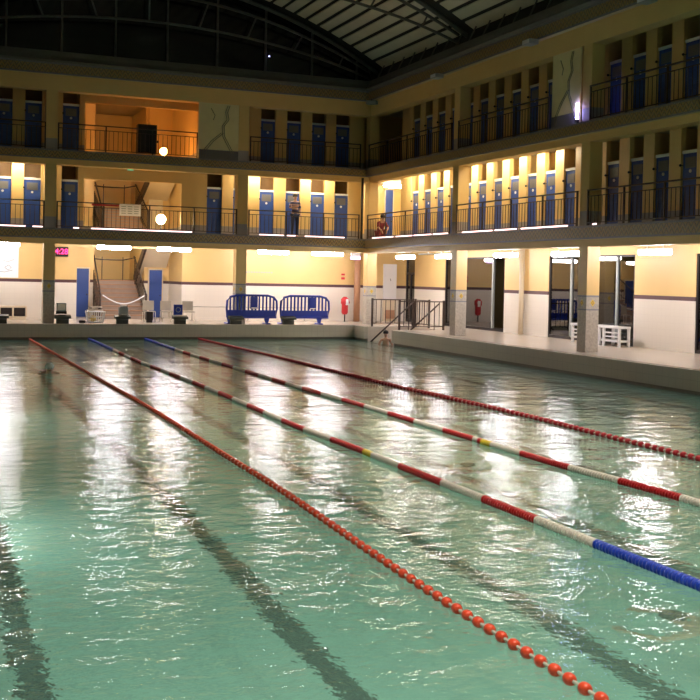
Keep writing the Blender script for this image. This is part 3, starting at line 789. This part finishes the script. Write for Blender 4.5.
# basket with toys
r = prop('toy_basket', (6.42, 41.5, 0), 'white plastic basket of pool toys before the stairs', 'basket')
m = MB()
for i in range(9):
    a = -.34+.68*i/8
    for yy in (-.22, .22): m.tube([(a*.8, yy*.8, .02), (a, yy, .42)], .014, 5)
for i in range(5):
    a = -.22+.44*i/4
    for xx in (-.34, .34): m.tube([(xx*.8, a*.8, .02), (xx, a, .42)], .014, 5)
for zz, s in ((.42, 1), (.22, .9), (.03, .8)):
    m.tube([(-.34*s, -.22*s, zz), (.34*s, -.22*s, zz), (.34*s, .22*s, zz), (-.34*s, .22*s, zz), (-.34*s, -.22*s, zz)], .022, 6, cap=False)
m.box(-.27, .27, -.17, .17, .01, .03); m.build('basket_frame', 'plate', r)
for nm, loc, mt, lab, sc_ in (('toy_ball', (6.33, 41.45, .16), 'yelf', 'yellow ball in the white basket', (1, 1, 1)),):
    tag(MB().ball(loc, .12, 12, sc_=sc_).build(nm, mt), lab, 'toy')
tag(MB().box(6.12, 6.7, 41.38, 41.62, .45, .5, bev=.015).box(6.18, 6.66, 41.4, 41.6, .56, .62, bev=.02).box(6.35, 6.5, 41.42, 41.58, .5, .57).build('swim_board', 'whitef'), 'pale swimming floats lying across the white basket', 'swim float')
tag(MB().box(5.78, 6.0, 41.15, 41.3, 0, .1, bev=.015).build('black_fin', 'black'), 'small dark item on the deck left of the basket', 'fin')
# chairs
def chair(x, label):
    root = empty('deck_chair', (x, 42.1, 0)); tag(root, label, 'chair', 'pale plastic chairs before the stair lobby')
    MB().box(-.22, .22, .16, .2, .46, .84, bev=.015).build('backrest', 'chairgrey', root)
    MB().box(-.22, .22, -.22, .2, .40, .44, bev=.012).build('seat', 'chairgrey', root)
    for sx in (-.2, .2):
        for sy in (-.2, .18): MB().tube([(sx*1.08, sy*1.1, 0), (sx, sy, .41)], .014, 6).build('leg', 'whitef', root)
chair(8.58, 'pale plastic chair just right of the stairs with a black box under it')
chair(9.27, 'pale plastic chair before the blue door')
chair(10.15, 'pale plastic chair beside the blue board, against the white wall')
tag(MB().box(8.4, 8.66, 41.72, 41.86, .1, .42, bev=.01).box(8.42, 8.64, 41.74, 41.84, 0, .1).build('black_bin', 'black'), 'small black box under the chair right of the stairs', 'box')
r = prop('tube_stand', (10.6, 43.4, 0), 'thin metal rail running along the white wall to the barriers', 'rail')
MB().tube([(0, 0, 0), (0, 0, .58), (4.9, 0, .58)], .018, 6).build('rail', 'chairgrey', r); MB().tube([(4.9, 0, 0), (4.9, 0, .58)], .018, 6).build('post', 'chairgrey', r); MB().tube([(2.4, 0, 0), (2.4, 0, .58)], .018, 6).build('post', 'chairgrey', r)
# low bench left
r = prop('low_bench', (1.6, 43.4, 0), 'low wooden bench with dark openings at the left edge', 'bench')
MB().box(0, 2.5, 0, .4, .48, .54, bev=.01).build('seat', 'cream', r)
MB().box(.02, 2.48, .02, .38, 0, .13).build('plinth', 'cream', r)
for i in range(5): MB().box(.06+i*.49, .06+i*.49+.42, .03, .06, .15, .47).build('dark_panel', 'black', r)
MB().box(.02, 2.48, .3, .38, .13, .48).build('back', 'cream', r)
for i in range(6): MB().box(.01+i*.49, .06+i*.49, 0, .3, .13, .48).build('leg', 'cream', r)
# red covered extinguisher
r = prop('fire_extinguisher', (17.3, 43.3, 0), 'red covered extinguisher on a post near the far corner', 'fire extinguisher')
MB().tube([(0, 0, .32), (0, 0, .40), (0, 0, .75), (0, 0, .8), (0, 0, .98), (0, 0, 1.08)], [.10, .14, .14, .18, .17, .06], 14).build('body', 'red', r)
MB().tube([(0, 0, 0), (0, 0, .34)], .03, 8).build('post', 'black', r); MB().box(-.02, .10, -.19, -.13, .72, .98, bev=.01).build('white_label', 'plate', r)
MB().tube([(.0, -.1, 1.03), (.12, -.14, .98), (.17, -.1, .8)], .02, 6).build('hose', 'red', r)

# ================================================================== right deck: fences, handrails, bench
def fence(p0, p1, label, z=0):
    d = Vector((p1[0]-p0[0], p1[1]-p0[1], 0)); Ln = d.length; rz = math.atan2(d.y, d.x)
    root = empty('step_railing', (p0[0], p0[1], z), rz); tag(root, label, 'railing', 'dark railings around the pool steps')
    MB().box(0, Ln, -.025, .025, 1.05, 1.09, bev=.006).build('handrail', 'rail', root)
    MB().box(0, Ln, -.015, .015, .12, .15).build('lower_rail', 'rail', root)
    for x in (.03, Ln-.03): MB().box(x-.035, x+.035, -.035, .035, 0, 1.12, bev=.006).build('post', 'rail', root)
    nb = int(Ln/.2); g = None
    for i in range(1, nb):
        if g is None: g = MB().tube([(0, 0, .13), (0, 0, 1.06)], .014, 5).build('baluster', 'rail', root); g.location = (Ln*i/nb, 0, 0)
        else: copy_part(g, root, (Ln*i/nb, 0, 0))
fence((16.86, 39.33), (18.7, 39.33), 'dark railing on the far side of the pool steps')
fence((16.82, 36.66), (18.72, 36.66), 'dark railing on the near side of the pool steps')
fence((18.75, 38.0), (18.75, 39.3), 'short dark railing behind the pool steps')
for y, a, w_ in ((39.15, (16.75, -.62), 'far'), (36.85, (17.1, -.28), 'near')):
    r = prop('handrail', (0, 0, 0), 'sloping dark handrail going down the pool steps, %s side' % w_, 'handrail')
    MB().tube([(a[0], y, a[1]), (18.6, y, 1.0)], .032, 8).build('bar', 'rail', r)
    for x in (17.4, 18.4):
        zz = a[1]+(1.0-a[1])*(x-a[0])/(18.6-a[0]); MB().tube([(x, y, -.6 if x < 18 else -.2), (x, y, zz)], .018, 6).build('post', 'rail', r)
r = prop('slatted_bench', (19.95, 27.1, 0), 'white slatted bench before the dark glazing on the right', 'bench')
W = 2.6
MB().box(-.22, .22, 0, W, .55, .62, bev=.012).build('seat', 'plate', r)
MB().box(-.2, .2, 0, W, .14, .2, bev=.01).build('shelf', 'plate', r)
for y in (.04, .82, 1.05, 1.75, W-.08): MB().box(-.2, -.14, y-.04, y+.04, 0, .55).build('leg', 'plate', r)
for y in (.04, .82, 1.75, W-.08): MB().box(.14, .2, y-.04, y+.04, 0, .55).build('leg', 'plate', r)
for zz in (.3, .42): MB().box(-.19, -.16, 0.04, .82, zz-.02, zz+.02).build('slat', 'plate', r); MB().box(-.19, -.16, 1.75, W-.04, zz-.02, zz+.02).build('slat', 'plate', r)

# ================================================================== lane ropes
def floats_rope(X, wob, mat, label, rad, step, ln, y_from=2.2, y_to=YE-.2):
    root = empty('lane_rope', (X, 0, -.545)); tag(root, label, 'lane rope')
    pr_ = [(-ln/2, rad*.45), (-ln/2+.012, rad*.85), (-ln/6, rad), (ln/6, rad), (ln/2-.012, rad*.85), (ln/2, rad*.45)]
    def shape(m, dx, y, n=10):
        m.tube([(dx, y+a, 0) for a, _ in pr_], [b for _, b in pr_], n)
    proto = None; rest = MB(); i = 0; y = y_from
    ylist = []
    while y < y_to: ylist.append(y); y += step
    vis = [v for v in ylist if v > 5.0]; near = set(vis[:100])
    for y in ylist:
        if y in near:
            if proto is None:
                q = MB(); shape(q, 0, 0, 14); proto = q.build('float', mat, root); proto.location = (wob(y), y, 0)
            else: copy_part(proto, root, (wob(y), y, 0))
        else: shape(rest, wob(y), y, 8)
    rest.build('float_run', mat, root)['kind'] = 'stuff'
    MB().tube([(wob(v), v, 0) for v in [YN+.1+(YE-.25-YN)*k/60 for k in range(61)]], .012, 6).build('cord', 'cord', root)
def disc_rope(X, wob, trans, cols, label):
    root = empty('lane_rope', (X, 0, -.545)); tag(root, label, 'lane rope')
    names = ['bluef', 'whitef', 'redf', 'yelf']
    def colour(y):
        for t_, c in zip(trans, cols):
            if y > t_: return c
        return cols[-1]
    pr_ = [(-.019, .030), (-.015, .050), (.015, .050), (.019, .030)]
    y = 2.2; ylist = []
    while y < YE-.2: ylist.append(y); y += .05
    vis = [v for v in ylist if v > 6.8]; near = set(vis[:100])
    rest = MB(); protos = {}
    for y in ylist:
        c = colour(y)
        if y in near:
            if c not in protos:
                q = MB(); q.tube([(0, a, 0) for a, _ in pr_], [b for _, b in pr_], 16); p = q.build('float', c, root); p.location = (wob(y), y, 0); protos[c] = p
            else: copy_part(protos[c], root, (wob(y), y, 0))
        else: rest.tube([(wob(y), y+a, 0) for a, _ in pr_], [b for _, b in pr_], 8, mi=names.index(c))
    rest.build('float_run', names, root)['kind'] = 'stuff'
    MB().tube([(wob(v), v, 0) for v in [YN+.1+(YE-.25-YN)*k/60 for k in range(61)]], .012, 6).build('cord', 'cord', root)
def lerp(tab):
    def fn(y):
        for (a, va), (b, vb) in zip(tab, tab[1:]):
            if y <= b:
                t = max(0, (y-a)/(b-a)); t = t*t*(3-2*t); return va+(vb-va)*t
        return tab[-1][1]
    return fn
floats_rope(3.95, lerp([(2, -.06), (7, -.09), (13, .07), (20, .13), (27, .06), (40.5, -.02)]), 'orange', 'lane rope of spaced orange floats, nearest in the picture', .040, .168, .088)
W_, R_, B_, Y_ = 'whitef', 'redf', 'bluef', 'yelf'
t2 = [34.6, 33.4, 32.4, 31.3, 29.7, 28.5, 27.3, 26.4, 25.3, 24.2, 23.1, 22.0, 20.9, 19.8, 18.7, 17.6, 16.5, 15.4, 14.2, 13.9, 13.0, 11.8, 10.8, 9.7, 8.6, -5]
c2 = [B_, W_, R_, W_, R_, W_, R_, W_, R_, W_, R_, W_, R_, W_, R_, W_, R_, W_, R_, Y_, W_, R_, W_, R_, W_, B_]
disc_rope(6.03, lerp([(2, .06), (9, .05), (14, -.01), (17, -.10), (22, -.03), (30, -.14), (40.5, 0)]), t2, c2, 'red and white lane rope ending in blue discs, second from the orange one')
t3 = [34.7, 33.5, 32.5, 31.4, 30.3, 29.0, 27.9, 26.8, 25.7, 24.6, 23.6, 22.5, 21.4, 20.3, 19.2, 18.1, 17.0, 15.9, 14.9, 14.75, 14.62, 14.35, 13.5, 12.3, 11.3, 10.2, 9.1, 8.0, -5]
c3 = [B_, W_, R_, W_, R_, W_, R_, W_, R_, W_, R_, W_, R_, W_, R_, W_, R_, W_, R_, W_, R_, Y_, W_, R_, W_, R_, W_, R_, B_]
disc_rope(8.10, lerp([(2, .3), (10, .25), (13, .08), (18, .05), (24, -.08), (33, -.15), (40.5, 0)]), t3, c3, 'red and white lane rope with a yellow mark, third from the near side')
floats_rope(10.4, lerp([(2, .08), (14, .08), (17, .15), (24, -.06), (31, -.08), (40.5, -.25)]), 'crimson', 'lane rope of spaced dark red floats, farthest to the right', .050, .165, .09)

# ================================================================== people
def skin_mesh(name, joints, edges, radii, mat, parent, sub=2):
    me = bpy.data.meshes.new(name); keys = list(joints); idx = {k: i for i, k in enumerate(keys)}
    me.from_pydata([joints[k] for k in keys], [(idx[a], idx[b]) for a, b in edges], [])
    me.materials.append(M[mat])
    o = bpy.data.objects.new(name, me); C.objects.link(o); o.parent = parent
    sk = o.modifiers.new('skin', 'SKIN')
    me.skin_vertices.new() if not me.skin_vertices else None
    for k, i in idx.items():
        r = radii[k]; r = r if isinstance(r, tuple) else (r, r)
        me.skin_vertices[0].data[i].radius = r; me.skin_vertices[0].data[i].use_root = (k == keys[0])
    sk.use_smooth_shade = True
    ss = o.modifiers.new('sub', 'SUBSURF'); ss.levels = sub; ss.render_levels = sub
    return o
def body(root, J, clothes=True, shirt='stripe', legs='denim', hair='hair', cap=None):
    rad = dict(pelvis=(.13, .10), waist=(.12, .09), chest=(.15, .10), neckb=(.07, .06), neck=.045, headb=.065, head=(.09, .10), headt=.06)
    E = [('pelvis', 'waist'), ('waist', 'chest'), ('chest', 'neckb'), ('neckb', 'neck'), ('neck', 'headb'), ('headb', 'head'), ('head', 'headt')]
    for s in 'lr':
        rad.update({'sh'+s: .055, 'el'+s: .040, 'wr'+s: .028, 'hd'+s: (.038, .02), 'hip'+s: .085, 'kn'+s: .055, 'an'+s: .038, 'to'+s: (.042, .028)})
        E += [('neckb', 'sh'+s), ('sh'+s, 'el'+s), ('el'+s, 'wr'+s), ('wr'+s, 'hd'+s), ('pelvis', 'hip'+s), ('hip'+s, 'kn'+s), ('kn'+s, 'an'+s), ('an'+s, 'to'+s)]
        # five fingers
        hd = Vector(J['hd'+s]); wr = Vector(J['wr'+s]); d = (hd-wr).normalized(); sd = d.cross(Vector((0, .3, 1))).normalized()
        for q, (off, ln) in enumerate(((-.03, .06), (-.011, .075), (.010, .07), (.028, .055))):
            k = 'f%d%s' % (q, s); J[k] = tuple(hd+sd*off+d*ln); rad[k] = .009; E.append(('hd'+s, k))
        k = 't'+s; J[k] = tuple(hd-sd*.055-d*.01); rad[k] = .011; E.append(('hd'+s, k))
    b = skin_mesh('body', J, E, rad, 'skin', root)
    g = lambda ks: {k: J[k] for k in ks}
    up = 1.16
    if shirt:
        ks = ['waist', 'pelvis', 'chest', 'neckb', 'shl', 'ell', 'shr', 'elr']
        ee = [e for e in E if e[0] in ks and e[1] in ks]
        rr = {k: tuple(x*up for x in (rad[k] if isinstance(rad[k], tuple) else (rad[k],)*2)) for k in ks}
        rr['neckb'] = (.07, .06)
        skin_mesh('shirt', g(ks), ee, rr, shirt, root)
    if legs:
        ks = ['pelvis', 'hipl', 'knl', 'anl', 'hipr', 'knr', 'anr'] if legs == 'denim' or legs == 'burgundy' else ['pelvis', 'hipl', 'hipr']
        ee = [e for e in E if e[0] in ks and e[1] in ks]
        rr = {k: tuple(x*1.2 for x in (rad[k] if isinstance(rad[k], tuple) else (rad[k],)*2)) for k in ks}
        skin_mesh('trousers', g(ks), ee, rr, legs, root)
    h = Vector(J['head']); t_ = Vector(J['headt']); n_ = Vector(J['neck'])
    upv = (t_-n_).normalized()
    fw = J.get('_f', None)
    hm = MB().ball((h+upv*.045)-Vector(FW)*.02, .108, 14, sc_=(1, 1.05, .85)); hm.build('swim_cap' if cap else 'hair', cap or hair, root)
    side = Vector(FW).cross(upv).normalized()
    ey = MB()
    for s in (-1, 1): ey.ball(h+Vector(FW)*.088+side*.035*s+upv*.0, .012, 8)
    ey.build('eyes', 'black', root)
    MB().ball(h+Vector(FW)*.105-upv*.025, .016, 8, sc_=(.8, 1, 1.3)).build('nose', 'skin', root)
    MB().ball(h+Vector(FW)*.088-upv*.06, .02, 8, sc_=(1.3, .5, .4)).build('mouth', 'burgundy', root)
    return b
def stand(arm=0):
    J = dict(pelvis=(0, 0, .93), waist=(0, 0, 1.1), chest=(0, 0, 1.3), neckb=(0, .0, 1.44), neck=(0, 0, 1.52), headb=(0, -.01, 1.58), head=(0, -.01, 1.66), headt=(0, 0, 1.74))
    for s, m in (('l', -1), ('r', 1)):
        J.update({'sh'+s: (.17*m, 0, 1.42), 'el'+s: (.23*m, .02, 1.14), 'wr'+s: (.20*m, -.12, .95), 'hd'+s: (.19*m, -.17, .89),
                  'hip'+s: (.09*m, 0, .88), 'kn'+s: (.10*m, -.02, .48), 'an'+s: (.10*m, .02, .08), 'to'+s: (.11*m, -.13, .04)})
    return J
FW = (0, -1, 0)
r = empty('person', (14.3, 41.45, 3.48)); tag(r, 'person in striped shirt and dark trousers standing on the far lit gallery', 'person')
J = stand(); J['ell'] = (-.25, -.05, 1.2); J['wrl'] = (-.08, -.24, 1.24); J['hdl'] = (.0, -.26, 1.25)
body(r, J)
# crouching person in burgundy at the corner
r = empty('person', (17.60, 40.3, 3.48), 0); tag(r, 'person in burgundy clothes crouching behind the railing at the gallery corner', 'person')
J = dict(pelvis=(0, .1, .28), waist=(0, .06, .42), chest=(0, -.06, .60), neckb=(0, -.12, .72), neck=(0, -.15, .78), headb=(0, -.18, .83), head=(0, -.2, .91), headt=(0, -.19, .99))
for s, m in (('l', -1), ('r', 1)):
    J.update({'sh'+s: (.16*m, -.10, .69), 'el'+s: (.22*m, -.26, .48), 'wr'+s: (.12*m, -.36, .36), 'hd'+s: (.10*m, -.38, .29),
              'hip'+s: (.09*m, .08, .26), 'kn'+s: (.14*m, -.28, .42), 'an'+s: (.12*m, -.04, .08), 'to'+s: (.13*m, -.2, .04)})
body(r, J, shirt='burgundy', legs='burgundy')
# swimmer at the steps: standing in the water, facing the viewer
r = empty('person', (16.62, 37.35, -1.83), -.4); tag(r, 'dark haired swimmer standing in the water at the corner steps', 'person')
J = stand(); 
for s, m in (('l', -1), ('r', 1)): J['el'+s] = (.27*m, -.05, 1.2); J['wr'+s] = (.3*m, -.22, 1.1); J['hd'+s] = (.3*m, -.29, 1.1)
body(r, J, shirt=None, legs='swim')  if False else body(r, J, shirt=None, legs=None)
# swimmer with white cap, coming toward the viewer
def prone(z, armf=True):
    J = dict(pelvis=(0, .95, z-.02), waist=(0, .75, z-.01), chest=(0, .5, z), neckb=(0, .36, z+.02), neck=(0, .29, z+.05), headb=(0, .24, z+.09), head=(0, .20, z+.16), headt=(0, .22, z+.25))
    for s, m in (('l', -1), ('r', 1)):
        J.update({'sh'+s: (.18*m, .38, z), 'el'+s: (.36*m, .18, z-.06), 'wr'+s: (.3*m, -.06, z-.08), 'hd'+s: (.27*m, -.14, z-.08),
                  'hip'+s: (.09*m, 1.0, z-.03), 'kn'+s: (.14*m, 1.42, z-.06), 'an'+s: (.2*m, 1.82, z-.06), 'to'+s: (.24*m, 1.95, z-.07)})
    return J
r = empty('person', (3.12, 26.9, -.57)); tag(r, 'swimmer in a white cap swimming toward the viewer, far left lane', 'person')
body(r, prone(-.02), shirt=None, legs=None, cap='plate')
r = empty('person', (5.35, 6.9, -.57), -2.45); tag(r, 'blurred swimmer just below the surface at the bottom right', 'person')
body(r, prone(-.30), shirt=None, legs=None)
r = empty('person', (7.35, 13.3, -.57), 2.0); tag(r, 'submerged swimmer gliding between the two red and white ropes', 'person')
body(r, prone(-.40), shirt=None, legs=None)
